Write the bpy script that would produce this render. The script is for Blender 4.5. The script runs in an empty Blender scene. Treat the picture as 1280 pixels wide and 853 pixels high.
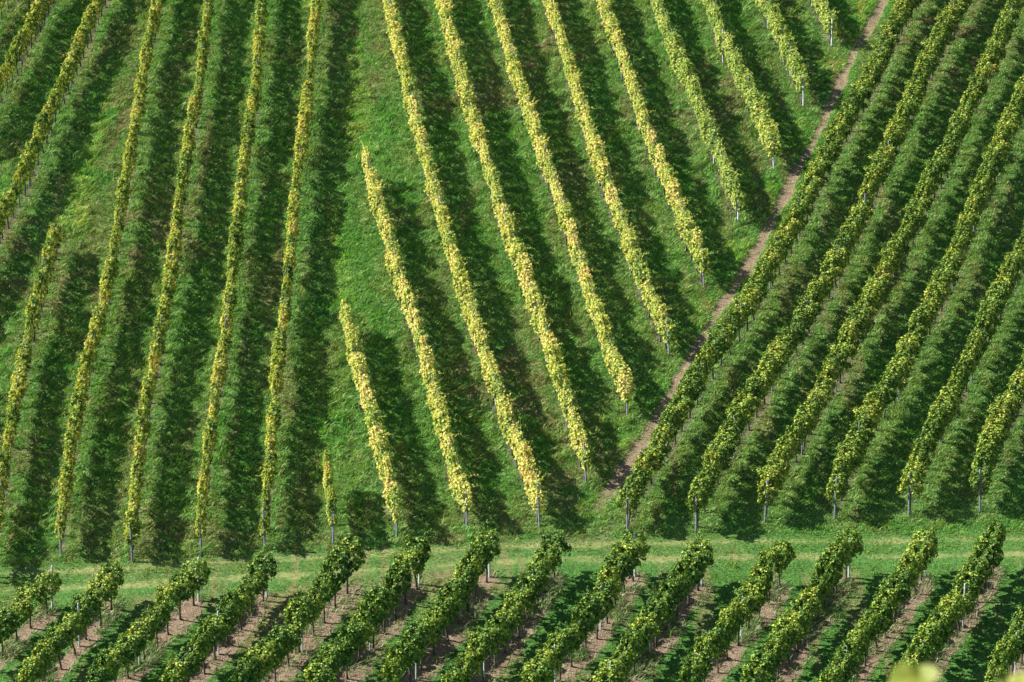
import bpy, math, random
import numpy as np
from mathutils import Matrix, Vector

R = math.radians
sc = bpy.context.scene

# ------------------------------------------------------------------ camera
FPX = 4050.0                      # focal length in photo pixels (photo is 1280 wide)
PITCH = R(14.0)
CAM = np.array([0.0, 0.0, 55.0])
cam_d = bpy.data.cameras.new("camera")
cam = bpy.data.objects.new("camera", cam_d)
sc.collection.objects.link(cam)
cam.location = CAM.tolist()
cam.rotation_euler = (math.pi / 2 - PITCH, 0, 0)
cam_d.sensor_width = 36.0
cam_d.lens = 36.0 * FPX / 1280.0
cam_d.clip_start = 0.5
cam_d.clip_end = 4000.0
cam_d.dof.use_dof = True
cam_d.dof.focus_distance = 160.0
cam_d.dof.aperture_fstop = 4.5
sc.camera = cam

# ------------------------------------------------------------------ light
SUN_EL = R(40.0)
SUN_AZ = R(-83.0)                 # measured from +Y (away from camera) towards +X: sun stands at the left, a little behind
sun_dir = Vector((math.sin(SUN_AZ) * math.cos(SUN_EL), math.cos(SUN_AZ) * math.cos(SUN_EL), math.sin(SUN_EL)))
w = bpy.data.worlds.new("World")
sc.world = w
w.use_nodes = True
nt = w.node_tree
nt.nodes.clear()
sky = nt.nodes.new("ShaderNodeTexSky")
sky.sky_type = 'NISHITA'
sky.sun_disc = False
sky.sun_elevation = SUN_EL
sky.sun_rotation = SUN_AZ % (2 * math.pi)
bg = nt.nodes.new("ShaderNodeBackground")
bg.inputs['Strength'].default_value = 0.063
wo = nt.nodes.new("ShaderNodeOutputWorld")
nt.links.new(sky.outputs[0], bg.inputs[0])
nt.links.new(bg.outputs[0], wo.inputs[0])
sun_l = bpy.data.lights.new("sun", 'SUN')
sun_l.energy = 5.0
sun_l.angle = R(0.55)
sun_l.color = (1.0, 0.94, 0.83)
sun = bpy.data.objects.new("sun", sun_l)
sc.collection.objects.link(sun)
sun.rotation_euler = sun_dir.to_track_quat('Z', 'Y').to_euler()

sc.view_settings.view_transform = 'Standard'
sc.view_settings.look = 'None'
sc.view_settings.gamma = 1.0
sc.view_settings.exposure = 1.74
sc.cycles.max_bounces = 6
sc.cycles.transparent_max_bounces = 4

rng = np.random.default_rng(7)
random.seed(7)

# ------------------------------------------------------------------ terrain
TAN = math.tan(R(20.0))

def _hash(ix, iy, seed):
    h = (ix.astype(np.int64) * 374761393 + iy.astype(np.int64) * 668265263 + seed * 974711) & 0xffffffff
    h = ((h ^ (h >> 13)) * 1274126177) & 0xffffffff
    h = h ^ (h >> 16)
    return (h & 0xffff) / 65535.0

def vnoise(x, y, seed=0):
    x = np.asarray(x, float); y = np.asarray(y, float)
    ix = np.floor(x); iy = np.floor(y)
    fx = x - ix; fy = y - iy
    fx = fx * fx * (3 - 2 * fx); fy = fy * fy * (3 - 2 * fy)
    a = _hash(ix, iy, seed); b = _hash(ix + 1, iy, seed)
    c = _hash(ix, iy + 1, seed); d = _hash(ix + 1, iy + 1, seed)
    return (a * (1 - fx) + b * fx) * (1 - fy) + (c * (1 - fx) + d * fx) * fy

def fbm(x, y, seed=0, octs=4):
    s = 0; amp = 0.5; tot = 0
    for o in range(octs):
        s = s + amp * vnoise(np.asarray(x) * 2 ** o + 17.3 * o, np.asarray(y) * 2 ** o - 9.1 * o, seed + o)
        tot += amp; amp *= 0.5
    return s / tot

def base_z(x, y):
    x = np.asarray(x, float); y = np.asarray(y, float)
    hill = 15.2 + TAN * (y - 159.6)
    near = 53.3 - 0.42 * y
    k = 1.2
    m = np.maximum(hill, near) + np.log1p(np.exp(-np.abs(hill - near) / k)) * k
    und = (vnoise(x / 14 + 3, y / 14, 90) - 0.5) * 0.45 + (vnoise(x / 5.5, y / 5.5 + 8, 91) - 0.5) * 0.14
    und = und * np.clip((y - 110) / 15, 0, 1)
    return m + und

def pix2ray(px, py):
    fw = np.array([0, math.cos(PITCH), -math.sin(PITCH)])
    up = np.array([0, math.sin(PITCH), math.cos(PITCH)])
    rt = np.array([1.0, 0, 0])
    return fw + rt * (px - 640.0) / FPX + up * (426.5 - py) / FPX

def pix2world(px, py, h=0.0):
    """point of the hillside (raised h metres) seen at a photo pixel: used to survey where each row stands"""
    d = pix2ray(px, py)
    lo, hi = 125.0, 400.0
    for _ in range(50):
        mid = (lo + hi) / 2
        p = CAM + d * mid
        if p[2] > float(base_z(p[0], p[1])) + h: lo = mid
        else: hi = mid
    return CAM + d * lo

# ------------------------------------------------------------------ survey of rows, photo pixels
MID, FOOT = 1.22, 0.0
ROWS = []   # (block, height reference, points near -> far or far -> near, label, options)
def row(block, ref, pts, label, **kw): ROWS.append((block, ref, pts, label, kw))

row('left', MID, [(48,-60),(0,0),(-40,62)], 'narrow green vine row crossing only the top left corner of the hillside', ext=1)
row('left', MID, [(86,-60),(55,3),(28,55),(0,105),(-32,165)], 'yellow green vine row slanting across the upper left corner, shorter of the two there', ext=1)
row('left', MID, [(150,-60),(124,0),(92,75),(61,146),(34,211),(0,275),(-35,345),(-70,420)], 'long vine row slanting down to the left edge above the short yellow row')
row('left', MID, [(74,284),(70,291),(51,365),(34,426),(20,501),(8,570),(-4,640),(-12,690)], 'yellow vine row starting in open grass at the far left, leaving by the edge')
row('left', MID, [(-60,470),(-70,560),(-84,680)], 'vine row standing just outside the left edge of the photo')
row('left', MID, [(209,-60),(199,0),(185,58),(178,102),(167,170),(159,214),(148,284),(131,372),(116,433),(102,487),(89,559),(83,610),(76,658)], 'leftmost of the five long yellow vine rows left of the open grass strip')
row('left', MID, [(270,-60),(262,0),(253,68),(249,112),(238,163),(228,231),(220,293),(213,348),(201,416),(190,464),(180,518),(175,569),(170,610),(165,664)], 'second from the left of the five long yellow vine rows')
row('left', MID, [(334,-60),(328,0),(323,58),(320,112),(311,163),(303,221),(296,292),(286,382),(279,440),(271,484),(262,552),(257,590),(251,655)], 'yellow vine row second to the left of the bright open grass strip')
row('left', MID, [(401,-60),(396,0),(391,51),(388,95),(381,150),(372,218),(366,285),(357,382),(350,433),(343,504),(339,565),(334,610),(331,649)], 'yellow vine row directly left of the bright open grass strip')
row('left', MID, [(409,590),(411,615),(415,643)], 'very short yellow vine row standing alone in the grass below the open strip')

row('vee', MID, [(427,380),(434,405),(451,472),(470,538),(481,585),(494,635)], 'short cream vine row starting half way up the slope, above the tiny lone row')
row('vee', MID, [(456,198),(464,225),(479,278),(499,349),(520,411),(537,472),(556,540),(568,590),(581,623)], 'cream vine row starting inside the picture, the longer one right of the grass strip')
row('vee', MID, [(472,-60),(485,0),(496,52),(509,110),(527,179),(544,241),(558,293),(575,349),(595,411),(614,466),(635,528),(654,573),(672,620)], 'long cream vine row from the top edge, nearest to the open grass strip')
row('vee', MID, [(538,-60),(552,0),(564,52),(578,103),(595,162),(614,223),(633,284),(654,338),(674,397),(695,459),(714,521),(731,569)], 'cream vine row ending at a leaning post beside the foot of the dirt path')
row('vee', MID, [(602,-60),(618,0),(633,52),(647,103),(664,148),(678,193),(695,237),(713,291),(727,335),(744,387),(764,445),(782,486)], 'cream vine row whose lower end is second to meet the dirt path')
row('vee', MID, [(666,-60),(685,0),(702,52),(719,110),(736,165),(757,223),(780,283),(798,338),(818,383),(834,412)], 'cream vine row whose lower end is third to meet the dirt path')
row('vee', MID, [(730,-60),(752,0),(771,55),(791,110),(808,165),(826,206),(844,248),(860,290),(878,326)], 'cream vine row directly left of the greener short rows beside the path')
row('veeg', MID, [(796,-60),(820,0),(838,48),(854,84),(870,126),(887,163),(904,204),(921,249)], 'yellowish green vine row, longest of the greener rows above the dirt path')
row('veeg', MID, [(864,-60),(887,0),(901,44),(921,85),(942,126),(959,163),(966,181)], 'yellowish green vine row ending at a pale post beside the upper dirt path')
row('veeg', MID, [(927,-60),(955,0),(976,44),(994,82),(1003,103)], 'short yellowish green vine row near the top edge, left of the green stub')
row('veeg', MID, [(990,-60),(1008,-28),(1023,0),(1038,29)], 'stub of a green vine row at the top edge beside the dirt path')

row('right', MID, [(1172,-60),(1139,0),(1115,41),(1098,82),(1081,112),(1061,146),(1040,187),(1020,224),(1000,269),(984,300),(956,345),(932,389),(904,426),(877,467),(852,511),(830,550),(808,585),(787,627)], 'dense green vine row running alongside the dirt path, directly on its right')
row('right', MID, [(1232,-60),(1203,0),(1183,34),(1166,68),(1149,105),(1135,143),(1118,177),(1101,211),(1085,245),(1068,290),(1042,338),(1021,372),(996,416),(976,443),(952,484),(925,525),(904,563),(888,595),(873,628)], 'green vine row second to the right of the dirt path')
row('right', MID, [(1298,-60),(1271,0),(1254,41),(1241,75),(1227,102),(1210,136),(1197,170),(1180,204),(1159,238),(1140,286),(1113,331),(1095,365),(1071,409),(1051,450),(1030,484),(1010,525),(985,563),(970,590),(959,616)], 'green vine row third to the right of the path, leaving at the top corner')
row('right', MID, [(1345,0),(1310,62),(1278,126),(1258,170),(1237,218),(1217,265),(1197,321),(1176,365),(1156,399),(1139,433),(1122,474),(1101,501),(1081,534),(1063,570),(1046,613)], 'green vine row fourth to the right of the path, leaving through the upper right edge')
row('right', MID, [(1340,190),(1310,250),(1275,324),(1254,365),(1234,406),(1214,450),(1197,484),(1176,525),(1156,566),(1139,609)], 'green vine row fifth to the right of the path, leaving half way up the edge')
row('right', MID, [(1340,370),(1310,425),(1275,484),(1251,528),(1233,570),(1227,604)], 'short green vine row above the track at the right edge, ending in a post')

B = 'dark vine row below the track, '
row('low', FOOT, [(59,768),(34,790),(11,814),(-25,850)], B + 'cut by the left edge of the photo', hs=0.92)
row('low', FOOT, [(140,762),(123,785),(109,799),(87,826),(62,850),(34,885)], B + 'second from the left, a pale post at its top', hs=0.93)
row('low', FOOT, [(243,757),(221,781),(200,807),(177,833),(155,855),(120,895)], B + 'third from the left, over wide bare soil', hs=0.98)
row('low', FOOT, [(329,751),(312,773),(291,800),(259,838),(243,856),(208,895)], B + 'fourth from the left, posts in its leaves', hs=0.92)
row('low', FOOT, [(435,742),(414,766),(394,792),(372,818),(345,850),(305,895)], B + 'fifth from the left, a line of bare trunks', hs=1.12)
row('low', FOOT, [(520,737),(500,767),(480,795),(458,821),(433,851),(395,895)], B + 'sixth from the left, with a tall bushy top end', hs=1.16)
row('low', FOOT, [(608,727),(580,771),(554,807),(516,852),(479,895)], B + 'seventh from the left, with white stakes along its foot', hs=1.09)
row('low', FOOT, [(692,723),(669,764),(643,804),(605,850),(569,893)], B + 'eighth from the left, just below the path junction', hs=1.0)
row('low', FOOT, [(790,726),(772,754),(752,791),(720,828),(699,853),(664,895)], B + 'ninth from the left, over weedy soil', hs=1.1)
row('low', FOOT, [(873,738),(849,770),(828,798),(795,843),(754,895)], B + 'tenth from the left, a bluish post at its top', hs=1.03)
row('low', FOOT, [(973,737),(953,765),(931,797),(899,838),(857,893)], B + 'fifth from the right', hs=1.1)
row('low', FOOT, [(1057,728),(1034,759),(1014,793),(984,835),(939,895)], B + 'fourth from the right', hs=1.12)
row('low', FOOT, [(1153,726),(1130,762),(1107,797),(1068,852),(1037,893)], B + 'third from the right, above the left blurred leaf', hs=1.05)
row('low', FOOT, [(1241,718),(1227,742),(1199,788),(1154,852),(1124,893)], B + 'second from the right, with a wide tall top end', hs=1.04)
row('low', FOOT, [(1352,706),(1308,778),(1277,829),(1240,890)], B + 'cut by the lower right corner of the photo', hs=1.08)

# ------------------------------------------------------------------ helpers
def make_mesh(name, verts, faces_flat, counts, mat=None, smooth=False):
    me = bpy.data.meshes.new(name)
    verts = np.ascontiguousarray(verts, dtype=np.float32)
    faces_flat = np.ascontiguousarray(faces_flat, dtype=np.int32).ravel()
    counts = np.ascontiguousarray(counts, dtype=np.int32)
    me.vertices.add(len(verts)); me.vertices.foreach_set('co', verts.ravel())
    me.loops.add(len(faces_flat)); me.loops.foreach_set('vertex_index', faces_flat)
    me.polygons.add(len(counts))
    st = np.zeros(len(counts), np.int32); st[1:] = np.cumsum(counts)[:-1]
    me.polygons.foreach_set('loop_start', st)
    me.polygons.foreach_set('loop_total', counts)
    me.polygons.foreach_set('use_smooth', np.full(len(counts), smooth, bool))
    me.update(calc_edges=True)
    if mat: me.materials.append(mat)
    return me

def add_obj(name, me, parent=None, kind=None, label=None, cat=None, group=None):
    o = bpy.data.objects.new(name, me)
    sc.collection.objects.link(o)
    if parent: o.parent = parent
    if kind: o['kind'] = kind
    if label: o['label'] = label
    if cat: o['category'] = cat
    if group: o['group'] = group
    return o

def new_mat(name):
    m = bpy.data.materials.new(name); m.use_nodes = True
    m.node_tree.nodes.clear()
    return m, m.node_tree

def node(t, typ, **kw):
    n = t.nodes.new(typ)
    for k, v in kw.items(): setattr(n, k, v)
    return n

def ramp(t, stops, fac=None, interp='LINEAR'):
    r = t.nodes.new('ShaderNodeValToRGB')
    r.color_ramp.interpolation = interp
    el = r.color_ramp.elements
    while len(el) > 1: el.remove(el[-1])
    el[0].position = stops[0][0]; el[0].color = (*stops[0][1], 1)
    for p, c in stops[1:]:
        e = el.new(p); e.color = (*c, 1)
    if fac is not None: t.links.new(fac, r.inputs[0])
    return r

def math_node(t, op, a, b=None, clamp=False):
    n = t.nodes.new('ShaderNodeMath'); n.operation = op; n.use_clamp = clamp
    for i, v in enumerate((a, b)):
        if v is None: continue
        if isinstance(v, (int, float)): n.inputs[i].default_value = v
        else: t.links.new(v, n.inputs[i])
    return n.outputs[0]

def mixrgb(t, fac, a, b, mode='MIX'):
    n = t.nodes.new('ShaderNodeMix'); n.data_type = 'RGBA'; n.blend_type = mode
    if isinstance(fac, (int, float)): n.inputs[0].default_value = fac
    else: t.links.new(fac, n.inputs[0])
    for i, v in ((6, a), (7, b)):
        if isinstance(v, tuple): n.inputs[i].default_value = (*v, 1)
        else: t.links.new(v, n.inputs[i])
    return n.outputs[2]

# leaf material: per-leaf random colour, drifting slowly along the hillside
def leaf_mat(name, stops, transl=0.35, drift=0.45, gloss=0.22, rough=0.6, spread=0.55):
    m, t = new_mat(name)
    geo = node(t, 'ShaderNodeNewGeometry')
    oi = node(t, 'ShaderNodeObjectInfo')
    n = node(t, 'ShaderNodeTexNoise'); n.inputs['Scale'].default_value = 0.9; n.inputs['Detail'].default_value = 3
    t.links.new(geo.outputs['Position'], n.inputs['Vector'])
    dr = math_node(t, 'MULTIPLY', math_node(t, 'SUBTRACT', n.outputs[0], 0.5), drift * 2)
    orr = math_node(t, 'MULTIPLY', math_node(t, 'SUBTRACT', oi.outputs['Random'], 0.5), 0.30)
    f = math_node(t, 'ADD', math_node(t, 'ADD', math_node(t, 'ADD', math_node(t, 'MULTIPLY', geo.outputs['Random Per Island'], spread), (1 - spread) * 0.55), dr), orr, clamp=True)
    c = ramp(t, stops, f)
    p = node(t, 'ShaderNodeBsdfPrincipled')
    t.links.new(c.outputs[0], p.inputs['Base Color'])
    p.inputs['Roughness'].default_value = rough
    p.inputs['Specular IOR Level'].default_value = gloss
    tr = node(t, 'ShaderNodeBsdfTranslucent')
    tc = mixrgb(t, 1.0, c.outputs[0], (1.35, 1.25, 0.55), 'MULTIPLY')
    t.links.new(tc, tr.inputs[0])
    mx = node(t, 'ShaderNodeMixShader'); mx.inputs[0].default_value = transl
    t.links.new(p.outputs[0], mx.inputs[1]); t.links.new(tr.outputs[0], mx.inputs[2])
    o = node(t, 'ShaderNodeOutputMaterial'); t.links.new(mx.outputs[0], o.inputs[0])
    return m

M_left = leaf_mat('leaf_autumn', [(0.0,(0.03,0.08,0.02)),(0.27,(0.09,0.17,0.03)),(0.48,(0.21,0.29,0.04)),(0.76,(0.38,0.39,0.065)),(0.96,(0.50,0.44,0.11)),(1.0,(0.44,0.33,0.1))], drift=0.75, transl=0.28)
M_vee = leaf_mat('leaf_cream', [(0.0,(0.05,0.11,0.025)),(0.2,(0.16,0.25,0.05)),(0.45,(0.31,0.38,0.07)),(0.72,(0.49,0.45,0.125)),(0.96,(0.60,0.53,0.23)),(1.0,(0.38,0.25,0.09))], drift=0.65, transl=0.28)
M_veeg = leaf_mat('leaf_turning', [(0.0,(0.05,0.10,0.02)),(0.3,(0.13,0.22,0.04)),(0.6,(0.27,0.35,0.07)),(0.9,(0.42,0.44,0.12)),(1.0,(0.46,0.36,0.1))], drift=0.6, transl=0.28)
M_right = leaf_mat('leaf_olive', [(0.0,(0.04,0.09,0.015)),(0.36,(0.075,0.15,0.02)),(0.66,(0.18,0.25,0.03)),(0.93,(0.38,0.39,0.06)),(1.0,(0.38,0.27,0.07))], drift=0.5, transl=0.10)
M_low = leaf_mat('leaf_green', [(0.0,(0.03,0.08,0.015)),(0.38,(0.06,0.135,0.018)),(0.68,(0.16,0.24,0.028)),(0.94,(0.38,0.42,0.065)),(1.0,(0.40,0.35,0.07))], drift=0.45, transl=0.10)

def bark_mat():
    m, t = new_mat('bark')
    tc = node(t, 'ShaderNodeTexCoord')
    mp = node(t, 'ShaderNodeMapping'); mp.inputs['Scale'].default_value = (30, 30, 6)
    n = node(t, 'ShaderNodeTexNoise'); n.inputs['Scale'].default_value = 2; n.inputs['Detail'].default_value = 4
    t.links.new(tc.outputs['Object'], mp.inputs[0]); t.links.new(mp.outputs[0], n.inputs['Vector'])
    c = ramp(t, [(0.3,(0.03,0.024,0.02)),(0.6,(0.075,0.06,0.052)),(0.8,(0.14,0.12,0.1))], n.outputs[0])
    p = node(t, 'ShaderNodeBsdfPrincipled'); p.inputs['Roughness'].default_value = 0.9
    t.links.new(c.outputs[0], p.inputs['Base Color'])
    bp = node(t, 'ShaderNodeBump'); bp.inputs['Strength'].default_value = 0.7; bp.inputs['Distance'].default_value = 0.01
    t.links.new(n.outputs[0], bp.inputs['Height']); t.links.new(bp.outputs[0], p.inputs['Normal'])
    o = node(t, 'ShaderNodeOutputMaterial'); t.links.new(p.outputs[0], o.inputs[0])
    return m
M_bark = bark_mat()

def post_mat(name, a, b, metal):
    m, t = new_mat(name)
    tc = node(t, 'ShaderNodeTexCoord')
    n = node(t, 'ShaderNodeTexNoise'); n.inputs['Scale'].default_value = 9; n.inputs['Detail'].default_value = 5
    t.links.new(tc.outputs['Object'], n.inputs['Vector'])
    c = ramp(t, [(0.35, a), (0.65, b)], n.outputs[0])
    p = node(t, 'ShaderNodeBsdfPrincipled'); p.inputs['Roughness'].default_value = 0.6
    p.inputs['Metallic'].default_value = metal
    t.links.new(c.outputs[0], p.inputs['Base Color'])
    o = node(t, 'ShaderNodeOutputMaterial'); t.links.new(p.outputs[0], o.inputs[0])
    return m
M_post_g = post_mat('weathered_post', (0.10,0.115,0.14), (0.22,0.25,0.30), 0.15)
M_post_w = post_mat('galvanised_post', (0.30,0.34,0.39), (0.50,0.55,0.60), 0.1)

# ------------------------------------------------------------------ vine foliage
def leaves(centers, normals, size, r):
    """folded five-pointed vine leaves"""
    n = len(centers)
    nrm = normals / (np.linalg.norm(normals, axis=1, keepdims=True) + 1e-9)
    down = np.tile(np.array([0, 0, -1.0]), (n, 1)) + r.normal(0, 0.55, (n, 3))
    tip = down - nrm * np.sum(down * nrm, axis=1, keepdims=True)
    tip /= np.linalg.norm(tip, axis=1, keepdims=True) + 1e-9
    sd = np.cross(nrm, tip)
    s = size[:, None]
    fold = (0.10 + 0.22 * r.random(n))[:, None] * r.choice([1, 1, -1], n)[:, None]
    v = [centers - tip * s * 0.42,
         centers - tip * s * 0.34 + sd * s * 0.34 + nrm * s * fold * 0.6,
         centers + tip * s * 0.02 + sd * s * 0.56 + nrm * s * fold,
         centers + tip * s * 0.20 + sd * s * 0.27 + nrm * s * fold * 0.4,
         centers + tip * s * 0.58 - nrm * s * 0.1,
         centers + tip * s * 0.20 - sd * s * 0.27 + nrm * s * fold * 0.4,
         centers + tip * s * 0.02 - sd * s * 0.56 + nrm * s * fold,
         centers - tip * s * 0.34 - sd * s * 0.34 + nrm * s * fold * 0.6]
    V = np.stack(v, axis=1).reshape(-1, 3)
    b = (np.arange(n) * 8)[:, None]
    f1 = b + np.array([0, 4, 3, 2, 1]); f2 = b + np.array([0, 7, 6, 5, 4])
    F = np.stack([f1, f2], axis=1).reshape(-1)
    return V, F, np.full(2 * n, 5)

def foliage_mesh(name, seed, mat, h0, h1, wid, length, count, shear, lsize, shoots, blob, clump):
    r = np.random.default_rng(seed)
    # a few lobes make the uneven outline of one vine
    n = count
    u = r.random(n); x = (r.random(n) - 0.5) * length
    edge = 1 - blob * (np.abs(x) / (length / 2)) ** 2.2
    zz = h0 + (h1 - h0) * (r.random(n) ** 0.85)
    hn = (zz - h0) / (h1 - h0)
    side = r.choice([-1, 1], n)
    bulge = 0.62 + 0.55 * np.sin(np.pi * np.clip(hn * 0.9 + 0.12, 0, 1))
    lump = 0.55 + 0.9 * vnoise(x * 3.4 + seed + 50 * (side + 1), zz * 3.4 + seed * 1.7, seed)
    rad = wid / 2 * bulge * lump * edge * (1 - 0.45 * r.random(n) ** 2.2)
    y = side * rad
    top = h1 - (1 - edge) * 0.4 + 0.42 * (vnoise(x * 3 + 5 * seed, np.zeros(n), seed + 3) - 0.5)
    zz = h0 + (zz - h0) * (top - h0) / (h1 - h0)
    bot = 0.28 * (vnoise(x * 2.4 + 9 * seed, np.zeros(n), seed + 8) - 0.3) + blob * 0.9 * (np.abs(x) / (length / 2)) ** 2
    zz = zz + bot * (1 - np.clip(hn * 2.2, 0, 1))
    # cap of leaves on top
    k = n // 6
    y[:k] = (r.random(k) - 0.5) * wid * 0.75; zz[:k] = top[:k] - 0.10 * r.random(k) - 0.12 * np.abs(y[:k]) / wid
    C = np.stack([x, y, zz], 1)
    N = np.stack([r.normal(0, 0.32, n), np.sign(y) * (0.85 + 0.3 * r.random(n)) + r.normal(0, 0.22, n), 0.30 + r.normal(0, 0.3, n)], 1)
    N[:k] = np.stack([r.normal(0, 0.5, k), r.normal(0, 0.5, k), np.full(k, 1.0)], 1)
    # most leaves gather in clumps at shoot tips: bright heads, dark holes between them
    nc = int(26 * length)
    pick = r.choice(n, nc, replace=False)
    cc = C[pick]; cnrm = N[pick]
    m = int(n * 0.72); sel = r.choice(n, m, replace=False)
    near = np.argmin(((C[sel][:, None, :] - cc[None]) ** 2).sum(-1), 1)
    dirv = r.normal(0, 1, (m, 3)); dirv /= np.linalg.norm(dirv, axis=1, keepdims=True)
    rad_c = clump * (0.6 + 0.8 * r.random(nc))
    C[sel] = cc[near] * 0.72 + C[sel] * 0.28 + dirv * (rad_c[near] * (0.55 + 0.45 * r.random(m)))[:, None]
    N[sel] = dirv * 0.9 + N[sel] * 0.6 + np.array([0, 0, 0.25])
    S = lsize * (0.7 + 0.6 * r.random(n))
    Cs, Ns, Ss = [C], [N], [S]
    # stray shoots
    stems = []
    for q in range(shoots):
        a = r.random() * 2 * math.pi
        x0 = (r.random() - 0.5) * length; sdn = r.choice([-1, 1])
        upw = r.random() < 0.6
        base = np.array([x0, sdn * wid * 0.2, (h1 - 0.1) if upw else h0 + (h1 - h0) * (0.4 + 0.5 * r.random())])
        d = np.array([r.normal(0, 0.5), sdn * (0.25 if upw else 1.0) + r.normal(0, 0.2), (1.0 if upw else 0.25)])
        d /= np.linalg.norm(d)
        L = (0.2 + 0.55 * r.random() ** 2)
        m_ = int(4 + L * 18)
        tt = np.linspace(0.1, 1, m_)[:, None] * L
        pts = base + d * tt + np.array([0, 0, -0.55]) * tt ** 2 + r.normal(0, 0.035, (m_, 3))
        Cs.append(pts); Ns.append(r.normal(0, 0.6, (m_, 3)) + np.array([0, 0, 0.8]))
        Ss.append(lsize * (1.0 - 0.55 * tt[:, 0] / L) * (0.8 + 0.3 * r.random(m_)))
        inner = np.array([x0, 0.0, base[2] - 0.15])
        stem = [inner, base] + [base + d * u_ * L + np.array([0, 0, -0.55]) * (u_ * L) ** 2 for u_ in (0.33, 0.66, 1.0)]
        stems.append((stem, [0.008, 0.007, 0.006, 0.005, 0.003]))
    C = np.concatenate(Cs); N = np.concatenate(Ns); S = np.concatenate(Ss)
    C[:, 2] += shear * C[:, 0]
    V, F, K = leaves(C, N, S, r)
    nl = len(V); V = list(V); F = list(F); K = list(K)
    for pts, rad in stems:
        pts = [(p[0], p[1], p[2] + shear * p[0]) for p in pts]
        v, f4, f3 = tube(pts, rad, 4); b = len(V)
        V += v
        for f in f4: F += [i + b for i in f]; K.append(4)
        for f in f3: F += [i + b for i in f]; K.append(3)
    return make_mesh(name, np.array(V), np.array(F), np.array(K), mat)

def tube(points, radii, sides=7):
    P = np.array(points, float); n = len(P)
    V = []; F = []
    for i in range(n):
        d = P[min(i + 1, n - 1)] - P[max(i - 1, 0)]; d /= np.linalg.norm(d)
        a = np.cross(d, [0, 1, 0.01]); a /= np.linalg.norm(a); b = np.cross(d, a)
        for s in range(sides):
            t = 2 * math.pi * s / sides
            V.append(P[i] + (a * math.cos(t) + b * math.sin(t)) * radii[i])
    F4 = []
    for i in range(n - 1):
        for s in range(sides):
            s2 = (s + 1) % sides
            F4.append([i * sides + s, i * sides + s2, (i + 1) * sides + s2, (i + 1) * sides + s])
    base = len(V); V.append(P[0]); V.append(P[-1])
    F3 = []
    for s in range(sides):
        s2 = (s + 1) % sides
        F3.append([base, s2, s]); F3.append([base + 1, (n - 1) * sides + s, (n - 1) * sides + s2])
    return V, F4, F3

def tubes_mesh(name, tubes, mat, smooth=True):
    V = []; F = []; K = []
    for (pts, rad, sides) in tubes:
        v, f4, f3 = tube(pts, rad, sides); b = len(V)
        V += v
        for f in f4: F += [i + b for i in f]; K.append(4)
        for f in f3: F += [i + b for i in f]; K.append(3)
    return make_mesh(name, np.array(V), np.array(F), np.array(K), mat, smooth)

def trunk_mesh(seed, top, shear):
    r = random.Random(seed)
    pts = []; rad = []
    lean = r.uniform(-0.16, 0.16); ph = r.uniform(0, 6)
    for i in range(8):
        t = i / 7
        pts.append((lean * t + 0.035 * math.sin(ph + t * 5), 0.03 * math.sin(ph * 2 + t * 4), -0.15 + (top + 0.3) * t))
        rad.append((0.05 - 0.016 * t) * (1 + 0.2 * math.sin(t * 17 + ph)))
    rad[0] *= 1.3; rad[-1] *= 1.15
    tubes = [(pts, rad, 7)]
    x, y, z = pts[-2]
    for s in (-1, 1):
        arm = [(x + s * 0.5 * q, y + 0.02 * math.sin(q * 9), z + 0.05 * math.sin(q * 3) + shear * s * 0.5 * q) for q in (0, 0.25, 0.5, 0.75, 1)]
        tubes.append((arm, [0.025, 0.021, 0.018, 0.014, 0.008], 6))
        for q in (0.35, 0.8):
            cx = x + s * 0.5 * q
            tubes.append(([(cx, y, z + shear * s * 0.5 * q), (cx + r.uniform(-.05, .05), y + r.uniform(-.06, .06), z + 0.35), (cx + r.uniform(-.1, .1), y + r.uniform(-.1, .1), z + 0.8)], [0.011, 0.008, 0.005], 5))
    return tubes_mesh('trunk', tubes, M_bark)

def post_mesh(height, rad, mat, lean=0.0):
    """square-edged trellis post with a chamfered head, wire hooks up its sides"""
    V = []; F = []; K = []
    prof = [(-0.4, 1.0), (height - 0.05, 1.0), (height, 0.72)]
    sides = 8
    for z, s in prof:
        for k in range(sides):
            a = 2 * math.pi * (k + 0.5) / sides
            V.append((math.cos(a) * rad * s + lean * z, math.sin(a) * rad * s * 0.8, z))
    for i in range(2):
        for k in range(sides):
            k2 = (k + 1) % sides
            F += [i * sides + k, i * sides + k2, (i + 1) * sides + k2, (i + 1) * sides + k]; K.append(4)
    F += list(range(2 * sides, 3 * sides)); K.append(sides)
    for zh in (0.8, 1.15, 1.5, 1.85):
        for sgn in (-1, 1):
            b = len(V)
            x0 = lean * zh; y0 = sgn * rad * 0.75
            for dx in (-0.012, 0.012):
                for dy in (0, sgn * 0.03):
                    for dz in (0, 0.03):
                        V.append((x0 + dx, y0 + dy, zh + dz))
            for f in ((0,1,3,2),(4,6,7,5),(0,4,5,1),(2,3,7,6),(0,2,6,4),(1,5,7,3)):
                F += [b + i for i in f]; K.append(4)
    return make_mesh('trellis_post', np.array(V), np.array(F), np.array(K), mat)

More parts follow.
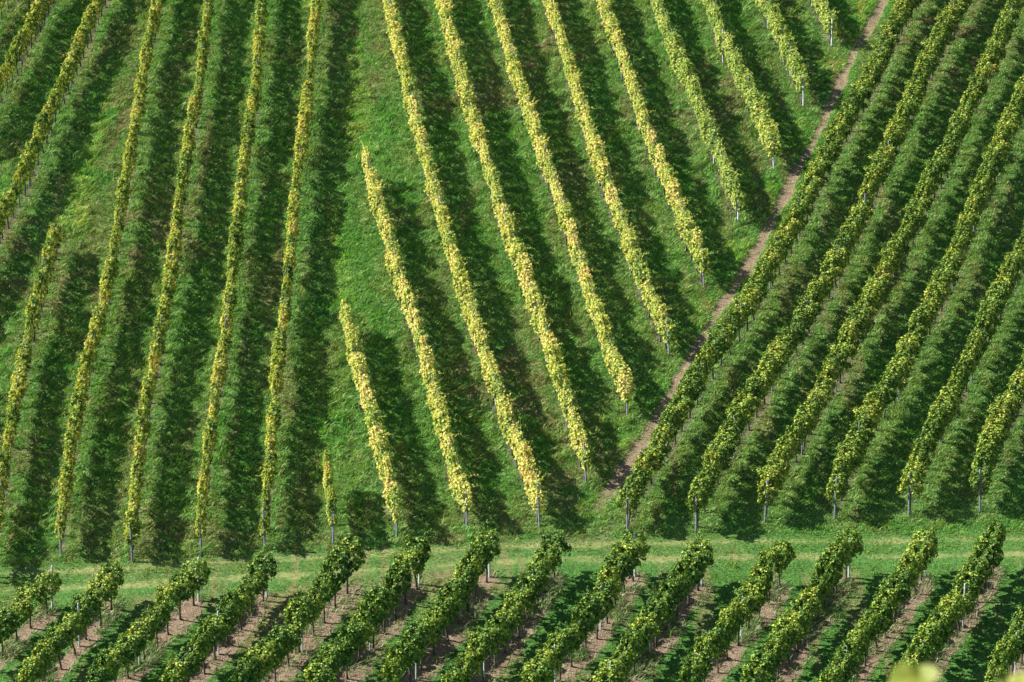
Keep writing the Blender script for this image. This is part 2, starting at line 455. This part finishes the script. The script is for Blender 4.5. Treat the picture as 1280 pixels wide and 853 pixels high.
# per block: material, h0, h1, width, leaves, leaf size, shoots, blob, post height, post material, spacing
BL = {
 'left':  dict(mat=M_left,  h0=0.70, h1=1.92, w=0.40, n=780, ls=0.104, sh=6, blob=0.26, ph=1.92, pm=M_post_g, sp=1.05, lean=0.0,  th=0.8),
 'vee':   dict(mat=M_vee,   h0=0.62, h1=1.92, w=0.44, n=820, ls=0.104, sh=7, blob=0.26, ph=1.92, pm=M_post_g, sp=1.05, lean=0.16, th=0.8),
 'veeg':  dict(mat=M_veeg,  h0=0.64, h1=1.92, w=0.60, n=760, ls=0.11, sh=8, blob=0.28, ph=1.95, pm=M_post_w, sp=1.10, lean=0.05, th=0.8),
 'right': dict(mat=M_right, h0=0.86, h1=2.04, w=0.74, n=1050, ls=0.108, sh=8, blob=0.42, ph=1.98, pm=M_post_g, sp=1.12, lean=0.04, th=0.95),
 'low':   dict(mat=M_low,   h0=0.95, h1=2.02, w=0.84, n=1250, ls=0.108, sh=12, blob=0.42, ph=2.05, pm=M_post_w, sp=1.08, lean=0.0,  th=0.95),
}

def resample(P, step):
    P = np.array(P); seg = np.linalg.norm(np.diff(P[:, :2], axis=0), axis=1)
    cum = np.concatenate([[0], np.cumsum(seg)]); L = cum[-1]
    s = np.arange(0, L + 1e-6, step)
    x = np.interp(s, cum, P[:, 0]); y = np.interp(s, cum, P[:, 1])
    return s, x, y, L

LINES = []   # surveyed ground lines for the soil strips
for block, ref, pts, label, kw in ROWS:
    W = [pix2world(px, py, ref) for px, py in pts]
    if W[0][1] > W[-1][1] and block != 'low': W = W[::-1]         # start at the lower end
    if block == 'low': W = W                                         # starts at the upper end, beside the track
    LINES.append(W)

# shear (slope along the row) per block from the surveyed lines
MESH = {}
for bk, b in BL.items():
    sl = []
    for (block, *_), W in zip(ROWS, LINES):
        if block == bk:
            d = np.array(W[-1][:2]) - np.array(W[0][:2]); d /= np.linalg.norm(d)
            sl.append(d[1] * TAN)
    shear = float(np.mean(sl))
    b['shear'] = shear
    nv = 10
    MESH[bk] = dict(
        fol=[foliage_mesh('grapevine', 100 * (list(BL).index(bk) + 1) + i, b['mat'], b['h0'], b['h1'], b['w'], b['sp'] * 1.22,
                          b['n'], shear, b['ls'], b['sh'], b['blob'], 0.085 if bk in ('left', 'vee') else 0.12) for i in range(nv)],
        tr=[trunk_mesh(500 + i + 40 * list(BL).index(bk), b['th'], shear) for i in range(5)],
        post=post_mesh(b['ph'], 0.042, b['pm']),
        end=post_mesh(b['ph'], 0.055, b['pm'], b['lean']))

GROUP = {'left': 'vine rows on the slope left of the open grass strip', 'vee': 'cream vine rows between grass strip and dirt path',
         'veeg': 'greener vine rows above the dirt path', 'right': 'green vine rows right of the dirt path',
         'low': 'vine rows below the grass track'}
M_wire = post_mat('wire', (0.25,0.25,0.25), (0.4,0.4,0.4), 0.8)

def build_rows():
    for ri, ((block, ref, pts, label, kw), W) in enumerate(zip(ROWS, LINES)):
        b = BL[block]; ms = MESH[block]; hs = kw.get('hs', 1.0)
        r = random.Random(ri * 13 + 5)
        s, xs, ys, L = resample(W, b['sp'])
        zs = base_z(xs, ys)
        root = bpy.data.objects.new('vine_row', None)
        sc.collection.objects.link(root)
        root.empty_display_size = 0.5
        root.location = (xs[0], ys[0], zs[0])
        root['label'] = label; root['category'] = 'vine row'; root['group'] = GROUP[block]
        o0 = Vector((xs[0], ys[0], zs[0]))
        for i in range(len(s)):
            j = min(i + 1, len(s) - 1); k = max(i - 1, 0)
            ang = math.atan2(ys[j] - ys[k], xs[j] - xs[k])
            p = Vector((xs[i], ys[i], zs[i])) - o0
            v = add_obj('grapevine', ms['fol'][r.randrange(10)], root)
            v.location = p
            v.rotation_euler = (0, 0, ang + r.uniform(-0.06, 0.06))
            q = r.uniform(0.88, 1.09)
            if block == 'low' : q = r.uniform(0.93, 1.09) * (hs if i < 3 else 1 + (hs - 1) * 0.6) * 0.99
            if block == 'right': q = r.uniform(0.9, 1.07)
            if r.random() < (0.03 if block == 'low' else 0.07): q *= r.uniform(0.78, 0.9)      # a weak vine
            v.scale = (r.uniform(0.92, 1.08), r.uniform(0.85, 1.3) if block in ('low', 'right') else r.uniform(0.62, 1.32), q)
            t = add_obj('trunk', ms['tr'][r.randrange(5)], v)
        # posts: one at each end in the row, then every fifth vine gap
        step = 5.3 if block != 'low' else 4.4
        d0 = Vector((xs[1] - xs[0], ys[1] - ys[0])).normalized() if len(s) > 1 else Vector((0, 1))
        ang0 = math.atan2(d0.y, d0.x)
        ex, ey = xs[0] - d0.x * 0.35, ys[0] - d0.y * 0.35
        if block != 'low' or ri % 3 != 1:
            e = add_obj('trellis_post', ms['end'], root)
            e.location = Vector((ex, ey, float(base_z(ex, ey)))) - o0; e.rotation_euler = (r.uniform(-0.05, 0.05), r.uniform(-0.05, 0.05), ang0); e.scale = (1, 1, r.uniform(0.92, 1.06))
        cum = s
        pos = step * (0.6 + 0.5 * r.random())
        while pos < L:
            x = float(np.interp(pos, cum, xs)); y = float(np.interp(pos, cum, ys))
            e = add_obj('trellis_post', ms['post'], root)
            off = 0.16 if block == 'low' else 0.08
            nx, ny = -d0.y, d0.x
            sg = -1 if r.random() < 0.6 else 1
            e.location = Vector((x + nx * off * sg * 0.5, y + ny * off * sg * 0.5, float(base_z(x, y)))) - o0
            e.rotation_euler = (r.uniform(-0.03, 0.03), r.uniform(-0.03, 0.03), ang0)
            pos += step
        # three trellis wires
        tubes = []
        for hz in (0.82, 1.3, 1.8):
            idx = sorted(set(list(range(0, len(s), 3)) + [len(s) - 1]))
            if len(idx) < 2: continue
            ptsw = [(xs[i] - o0.x, ys[i] - o0.y, zs[i] - o0.z + hz) for i in idx]
            tubes.append((ptsw, [0.0035] * len(ptsw), 4))
        if tubes: add_obj('wire', tubes_mesh('wire', tubes, M_wire), root)

# ------------------------------------------------------------------ ground
TRACK = [pix2world(px, py) for px, py in [(-80,731),(0,727),(150,722),(300,712),(457,703),(640,692),(800,689),(960,686),(1280,683),(1380,682)]]
PATH = [pix2world(px, py) for px, py in [(1150,-80),(1128,-40),(1103,3),(1085,37),(1068,65),(1051,102),(1035,139),(1013,184),(993,218),(976,252),(957,290),(925,348),(894,392),(870,436),(850,470),(825,515),(798,560),(767,605),(745,639)]]
FORK = [pix2world(px, py) for px, py in [(800,608),(777,639),(752,670),(735,688)]]
FORK2 = [pix2world(px, py) for px, py in [(745,639),(738,662),(726,686)]]

def dist_poly(X, Y, P):
    D = np.full(X.shape, 1e9)
    for a, b in zip(P[:-1], P[1:]):
        ax, ay, bx, by = a[0], a[1], b[0], b[1]
        lo_x, hi_x = min(ax, bx) - 2, max(ax, bx) + 2; lo_y, hi_y = min(ay, by) - 2, max(ay, by) + 2
        m = (X > lo_x) & (X < hi_x) & (Y > lo_y) & (Y < hi_y)
        if not m.any(): continue
        xx = X[m]; yy = Y[m]
        dx, dy = bx - ax, by - ay; l2 = dx * dx + dy * dy + 1e-9
        t = np.clip(((xx - ax) * dx + (yy - ay) * dy) / l2, 0, 1)
        d = np.hypot(xx - ax - t * dx, yy - ay - t * dy)
        D[m] = np.minimum(D[m], d)
    return D

GS = 0.125
X0, X1, Y0, Y1 = -37.0, 37.0, 124.0, 216.0
fx = np.arange(X0, X1 + 1e-6, GS); fy = np.arange(Y0, Y1 + 1e-6, GS)
cx_l = X0 - np.geomspace(1, 560, 26)[::-1]; cx_r = X1 + np.geomspace(1, 560, 26)
cy_l = Y0 - np.geomspace(1, 190, 34)[::-1]; cy_r = Y1 + np.geomspace(1, 700, 26)
gx = np.concatenate([cx_l, fx, cx_r]); gy = np.concatenate([cy_l, fy, cy_r])
GX, GY = np.meshgrid(gx, gy)

d_track = dist_poly(GX, GY, TRACK)
wob = (fbm(GX / 1.7, GY / 1.7, 31) - 0.5)
d_path = np.minimum.reduce([dist_poly(GX, GY, PATH) + wob * 0.55, dist_poly(GX, GY, FORK) + 0.20 + wob * 0.8, dist_poly(GX, GY, FORK2) + 0.2 + wob * 0.8])
d_low = np.full(GX.shape, 1e9); d_up = np.full(GX.shape, 1e9); d_r = np.full(GX.shape, 1e9)
for (block, *_), W in zip(ROWS, LINES):
    d = dist_poly(GX, GY, W)
    if block == 'low': d_low = np.minimum(d_low, d)
    else:
        d_up = np.minimum(d_up, d)
        if block == 'right': d_r = np.minimum(d_r, d)

def sstep(a, b, x):
    t = np.clip((x - a) / (b - a), 0, 1); return t * t * (3 - 2 * t)
n1 = fbm(GX / 0.9, GY / 0.9, 11); n2 = fbm(GX / 4.0, GY / 4.0, 21); n3 = fbm(GX / 9.0, GY / 13.0, 41)
m_low = sstep(0.64, 0.40, d_low + (n1 - 0.5) * 0.75)
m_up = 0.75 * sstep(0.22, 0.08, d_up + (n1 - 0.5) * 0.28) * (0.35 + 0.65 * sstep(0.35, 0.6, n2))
m_path = sstep(0.38, 0.20, d_path + (n1 - 0.5) * 0.22)
m_path = m_path * (0.4 + 0.6 * sstep(pix2world(745, 640)[1], pix2world(775, 600)[1], GY)) * sstep(pix2world(730, 684)[1], pix2world(735, 660)[1], GY)
rut = np.minimum(np.abs(d_track - 0.55), 9)
m_rut = 0.5 * sstep(0.26, 0.06, rut + (n1 - 0.5) * 0.6) * sstep(0.15, 0.45, n2)
m_trk = sstep(1.3, 0.8, d_track + (n1 - 0.5) * 0.5)
m_soil = np.maximum(m_low, m_up)
n4 = fbm(GX / 0.45, GY / 5.0, 47, 3)
m_dry = sstep(0.62, 0.80, n3) * sstep(0.35, 0.6, n1) * 0.8 * (1 - 0.7 * m_trk)
m_dry = np.maximum(m_dry, 0.5 * sstep(0.53, 0.70, n4) * sstep(0.38, 0.58, n2))
fade = sstep(0, 12, np.minimum.reduce([GX - X0, X1 - GX, GY - Y0, Y1 - GY])) if False else 1.0
bare = np.maximum.reduce([m_soil, m_path])
mound = (fbm(GX / 0.55, GY / 0.45, 51, 3) - 0.5) * 0.24 * (1 - bare) * (1 - 0.75 * m_trk)
# worn dry patches seen in the grass
for px_, py_, rx_, ry_, a_ in [(150,150,1.0,7.0,0.8),(35,60,0.8,6,0.5),(470,70,0.9,6.5,0.55),(430,30,1.5,5,0.5),(225,80,0.9,5,0.5),(325,395,0.8,4,0.5),(65,570,0.9,3,0.4),(870,690,2.0,0.8,0.2),(720,675,3.0,0.9,0.35),(160,395,1,4,0.3),(555,330,0.8,5,0.35)]:
    c_ = pix2world(px_, py_)
    m_dry = np.maximum(m_dry, a_ * np.exp(-((GX - c_[0]) / rx_) ** 2 - ((GY - c_[1]) / ry_) ** 2) * sstep(0.32, 0.55, n1) * 1.2)
mound *= np.where(d_low < 2.4, 0.35, 1.0) * np.where(d_r < 2.2, 0.5, 1.0)
clod = (vnoise(GX / 0.16, GY / 0.16, 61) - 0.5) * 0.05 * bare
inner = (GX > X0) & (GX < X1) & (GY > Y0) & (GY < Y1)
mound = np.where(inner, mound + clod, 0)
GZ = base_z(GX, GY) + mound - 0.05 * m_path - 0.03 * m_rut

H_, W_ = GX.shape
V = np.stack([GX.ravel(), GY.ravel(), GZ.ravel()], 1)
I = np.arange(H_ * W_).reshape(H_, W_)
Q = np.stack([I[:-1, :-1], I[:-1, 1:], I[1:, 1:], I[1:, :-1]], -1).reshape(-1, 4)

def ground_mat():
    m, t = new_mat('ground')
    geo = node(t, 'ShaderNodeNewGeometry')
    def at(nm):
        a = node(t, 'ShaderNodeAttribute'); a.attribute_name = nm; return a.outputs['Fac']
    def noise(sc_, det=5):
        n = node(t, 'ShaderNodeTexNoise'); n.inputs['Scale'].default_value = sc_; n.inputs['Detail'].default_value = det
        t.links.new(geo.outputs['Position'], n.inputs['Vector']); return n.outputs[0]
    nf = noise(7, 6); nm_ = noise(1.3, 5); nff = noise(22, 4)
    grass = ramp(t, [(0.3,(0.02,0.06,0.015)),(0.5,(0.04,0.11,0.02)),(0.7,(0.07,0.16,0.035))], nf)
    dryc = ramp(t, [(0.3,(0.10,0.085,0.04)),(0.6,(0.19,0.15,0.075))], nf)
    soil = ramp(t, [(0.3,(0.055,0.04,0.03)),(0.5,(0.145,0.102,0.072)),(0.7,(0.32,0.24,0.175))], nff)
    soilm = mixrgb(t, math_node(t, 'MULTIPLY', nm_, 0.5), soil.outputs[0], (0.15, 0.11, 0.08))
    pathc = ramp(t, [(0.3,(0.07,0.05,0.034)),(0.52,(0.155,0.115,0.075)),(0.72,(0.31,0.245,0.165))], nff)
    rutc = ramp(t, [(0.3,(0.16,0.17,0.06)),(0.6,(0.27,0.25,0.11))], nf)
    vor = node(t, 'ShaderNodeTexVoronoi'); vor.inputs['Scale'].default_value = 5.5
    t.links.new(geo.outputs['Position'], vor.inputs['Vector'])
    stone = ramp(t, [(0.10, (1, 1, 1)), (0.16, (0, 0, 0))], vor.outputs['Distance'])
    soilm = mixrgb(t, math_node(t, 'MULTIPLY', stone.outputs[0], 0.8), soilm, (0.40, 0.33, 0.25))
    c = mixrgb(t, at('dry'), grass.outputs[0], dryc.outputs[0])
    c = mixrgb(t, at('rut'), c, rutc.outputs[0])
    c = mixrgb(t, at('soil'), c, soilm)
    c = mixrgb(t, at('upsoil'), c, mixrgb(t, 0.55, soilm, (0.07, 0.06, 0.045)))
    c = mixrgb(t, at('path'), c, pathc.outputs[0])
    p = node(t, 'ShaderNodeBsdfPrincipled'); p.inputs['Roughness'].default_value = 0.95
    p.inputs['Specular IOR Level'].default_value = 0.15
    t.links.new(c, p.inputs['Base Color'])
    bp = node(t, 'ShaderNodeBump'); bp.inputs['Strength'].default_value = 0.9; bp.inputs['Distance'].default_value = 0.06
    t.links.new(nff, bp.inputs['Height']); t.links.new(bp.outputs[0], p.inputs['Normal'])
    o = node(t, 'ShaderNodeOutputMaterial'); t.links.new(p.outputs[0], o.inputs[0])
    return m
M_ground = ground_mat()

mp_f = m_path.ravel()[Q].mean(1) > 0.5
tr_f = (d_track.ravel()[Q].mean(1) < 1.15) & ~mp_f
def sub_ground(name, sel):
    q = Q[sel]; used = np.unique(q); remap = np.zeros(H_ * W_, np.int64); remap[used] = np.arange(len(used))
    me = make_mesh(name, V[used], remap[q].ravel(), np.full(len(q), 4), M_ground, True)
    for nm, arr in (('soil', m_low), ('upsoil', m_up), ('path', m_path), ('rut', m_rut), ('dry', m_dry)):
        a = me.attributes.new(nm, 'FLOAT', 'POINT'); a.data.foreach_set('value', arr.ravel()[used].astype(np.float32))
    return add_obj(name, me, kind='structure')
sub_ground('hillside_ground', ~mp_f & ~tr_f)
sub_ground('dirt_path', mp_f)
sub_ground('grass_track', tr_f)

# ------------------------------------------------------------------ grass
def samp(arr, x, y):
    ix = np.clip(np.rint((x - X0) / GS).astype(int) + len(cx_l), 0, W_ - 1)
    iy = np.clip(np.rint((y - Y0) / GS).astype(int) + len(cy_l), 0, H_ - 1)
    return arr[iy, ix]

def grass_mat():
    m, t = new_mat('grass')
    a = node(t, 'ShaderNodeAttribute'); a.attribute_name = 'tint'
    p = node(t, 'ShaderNodeBsdfPrincipled'); p.inputs['Roughness'].default_value = 0.6
    p.inputs['Specular IOR Level'].default_value = 0.3
    t.links.new(a.outputs['Color'], p.inputs['Base Color'])
    tr = node(t, 'ShaderNodeBsdfTranslucent'); t.links.new(mixrgb(t, 1.0, a.outputs['Color'], (1.0, 1.2, 0.7), 'MULTIPLY'), tr.inputs[0])
    mx = node(t, 'ShaderNodeMixShader'); mx.inputs[0].default_value = 0.22
    t.links.new(p.outputs[0], mx.inputs[1]); t.links.new(tr.outputs[0], mx.inputs[2])
    o = node(t, 'ShaderNodeOutputMaterial'); t.links.new(mx.outputs[0], o.inputs[0])
    return m
M_grass = grass_mat()

def in_view(x, y, z, mx=170, my=80):
    dx = x; dy = y; dz = z - CAM[2]
    cp, sp = math.cos(PITCH), math.sin(PITCH)
    dep = dy * cp - dz * sp
    up = dy * sp + dz * cp
    px = 640 + FPX * dx / dep; py = 426.5 - FPX * up / dep
    return (px > -mx) & (px < 1280 + mx) & (py > -my) & (py < 853 + my)

def build_grass(N, seed, name, label_kind):
    r = np.random.default_rng(seed)
    x = r.uniform(X0 + 1, X1 - 1, N); y = r.uniform(Y0 + 1, Y1 - 1, N)
    z0 = base_z(x, y)
    keep = in_view(x, y, z0)
    x, y = x[keep], y[keep]
    soil = samp(m_soil, x, y); pth = samp(m_path, x, y); rt = samp(m_rut, x, y); trk = samp(m_trk, x, y)
    low = samp(m_low, x, y)
    u = r.random(len(x))
    weed = fbm(x / 1.3, y / 1.3, 77) > 0.52
    weedzone = ((x > 1) & (x < 16)) | (x < -14.5)
    dens = (1 - 0.93 * np.clip(pth * 1.2, 0, 1)) * (1 - 0.6 * rt) * (1 - soil * np.where(low > 0.3, np.where(weed & weedzone, 0.1, np.where(weed, 0.75, 0.94)), 0.75))
    keep = u < dens
    x, y, soil, pth, rt, trk, low = (a[keep] for a in (x, y, soil, pth, rt, trk, low))
    n = len(x)
    z = samp(GZ, x, y) - 0.02
    cl = fbm(x / 0.5, y / 0.4, 51, 3); big = fbm(x / 2.6, y / 2.6, 63, 3); dry = samp(m_dry, x, y)
    dr = samp(d_r, x, y); du = samp(d_up, x, y)
    tall = sstep(0.42, 0.7, cl) * (0.5 + sstep(0.4, 0.7, big))
    tall = tall * (1 - 0.5 * sstep(2.6, 1.6, dr))
    h = 0.07 + 0.10 * r.random(n) + 0.24 * tall * r.random(n)
    h *= (1 - 0.62 * trk) * (1 - 0.4 * soil)
    lowzone = samp(np.where(d_low < 2.2, 1.0, 0.0), x, y)
    h *= 1 - 0.62 * lowzone * (1 - (low > 0.3))
    wd = 0.009 + 0.012 * r.random(n)
    a = r.uniform(0, 2 * math.pi, n)
    lx = np.cos(a) * 0.6 + 0.45; ly = np.sin(a) * 0.5 - 0.2
    # weeds under the lowest rows stand in bushy tufts
    h = np.where((low > 0.3), 0.10 + 0.26 * r.random(n), h)
    # blades lean in drifts
    da = fbm(x / 1.2, y / 0.7, 71, 3) * 2 * math.pi * 2
    lx += 0.35 * np.cos(da); ly += 0.25 * np.sin(da)
    hh = h[:, None]
    base = np.stack([x, y, z], 1)
    side = np.stack([-np.sin(a), np.cos(a), np.zeros(n)], 1) * wd[:, None]
    tipv = base + np.stack([lx * h, ly * h, h], 1)
    midv = base + np.stack([lx * h * 0.3, ly * h * 0.3, h * 0.62], 1)
    Vv = np.stack([base - side, base + side, midv + side * 0.7, tipv, midv - side * 0.7], 1).reshape(-1, 3)
    b = np.arange(n) * 5
    F = (b[:, None] + np.arange(5)).ravel()
    me = make_mesh(name, Vv, F, np.full(n, 5), M_grass)
    # colour: blades differ, patches drift between lush, bluish and dry
    q = r.random(n)[:, None]
    lush = np.array([0.21, 0.42, 0.045]); dark = np.array([0.042, 0.175, 0.055]); blue = np.array([0.205, 0.31, 0.09])
    dryc = np.array([0.23, 0.19, 0.09]); yel = np.array([0.27, 0.35, 0.065]); weedc = np.array([0.22, 0.27, 0.14])
    mixb = sstep(0.42, 0.6, fbm(x / 3.3, y / 3.3, 83, 3))[:, None]
    c = dark + (lush - dark) * q
    rr = (sstep(1.9, 0.6, dr) * 0.8)[:, None]
    c = c + (blue * (0.7 + 0.6 * q) - c) * np.clip(mixb * 0.4 + rr * 0.55 + 0.45 * (sstep(1.3, 0.7, du) * (du > 0.25))[:, None], 0, 1)
    tr_ = (0.45 * trk + 0.25 * rt)[:, None]
    c = c + (yel * (0.7 + 0.5 * q) - c) * tr_
    yp = (sstep(0.48, 0.66, fbm(x / 1.1, y / 2.6, 87, 3)) * (1 - 0.6 * lowzone))[:, None]
    c = c + (np.array([0.27, 0.34, 0.07]) * (0.6 + 0.7 * q) - c) * 0.38 * yp
    isdry = (r.random(n) < (0.07 + 0.10 * yp[:, 0] + 0.6 * dry + 0.3 * np.clip(rt, 0, 1)))[:, None]
    c = np.where(isdry, dryc * (0.6 + 0.7 * q), c)
    isw = ((low > 0.3) & (r.random(n) < 0.75))[:, None]
    c = np.where(isw, weedc * (0.6 + 0.7 * q), c)
    # blades well away from the rows are tinted brighter and warmer
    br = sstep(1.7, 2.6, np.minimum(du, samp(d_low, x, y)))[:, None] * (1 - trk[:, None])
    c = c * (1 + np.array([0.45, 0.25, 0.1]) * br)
    col = np.ones((n, 5, 4), np.float32); col[:, :, :3] = c[:, None, :]
    at = me.color_attributes.new('tint', 'FLOAT_COLOR', 'POINT'); at.data.foreach_set('color', col.ravel())
    o = add_obj(name, me, kind='stuff', label='shaggy green meadow grass with dry tufts covering the vineyard slope', cat='grass')
    return n
n = build_grass(2100000, 3, 'grass', 'stuff')
print('grass blades', n)

build_rows()

# ------------------------------------------------------------------ vine tip near the camera
def near_vine():
    r = np.random.default_rng(99)
    D = 8.0
    def at(px, py, d=D): return CAM + pix2ray(px, py) * d
    tips = [(1129,851,8.0,0.085),(1152,848,8.02,0.085),(1141,868,7.95,0.10),(1140,888,8.0,0.12),(1260,866,8.05,0.10),(1281,862,8.0,0.10),(1225,884,8.1,0.10)]
    foot = at(1195, 860); gx_, gy_ = foot[0], foot[1]
    gz_ = float(base_z(gx_, gy_))
    org = np.array([gx_, gy_, gz_])
    top = foot[2] - gz_
    root = bpy.data.objects.new('grapevine', None); sc.collection.objects.link(root)
    root.location = org.tolist()
    root['label'] = 'out of focus yellow green vine leaves close to the camera at the bottom right'
    root['category'] = 'grapevine'
    C = [at(px, py, d) - org for px, py, d, s_ in tips]; S = [s_ for *_, s_ in tips]
    N = [np.array([-0.35, -0.7, 0.7]) + r.normal(0, 0.25, 3) for _ in tips]
    for i in range(420):
        z = 0.8 + (top - 1.0) * r.random()
        C.append(np.array([r.uniform(-0.55, 0.55), r.normal(0, 0.17), z])); S.append(0.10 + 0.04 * r.random())
        N.append(np.array([r.normal(0, .5), r.choice([-1, 1]) * 0.8, 0.5 + r.normal(0, .4)]))
    V, F, K = leaves(np.array(C), np.array(N), np.array(S), r)
    V = list(V); F = list(F); K = list(K)
    for i, q in enumerate(tips):
        a = C[i]; b0 = np.array([a[0] * 0.9, 0.0, top - 0.5])
        v, f4, f3 = tube([b0, (a + b0) / 2 + np.array([0.02, 0, 0.02]), a], [0.006, 0.005, 0.003], 5); b = len(V)
        V += v
        for f in f4: F += [k + b for k in f]; K.append(4)
        for f in f3: F += [k + b for k in f]; K.append(3)
    m = leaf_mat('leaf_near', [(0.0,(0.10,0.17,0.02)),(0.5,(0.24,0.27,0.03)),(1.0,(0.38,0.31,0.035))], transl=0.45, drift=0.2, gloss=0.6)
    add_obj('foliage', make_mesh('foliage', np.array(V), np.array(F), np.array(K), m), root)
    add_obj('trunk', trunk_mesh(901, 0.95, 0.0), root)
near_vine()
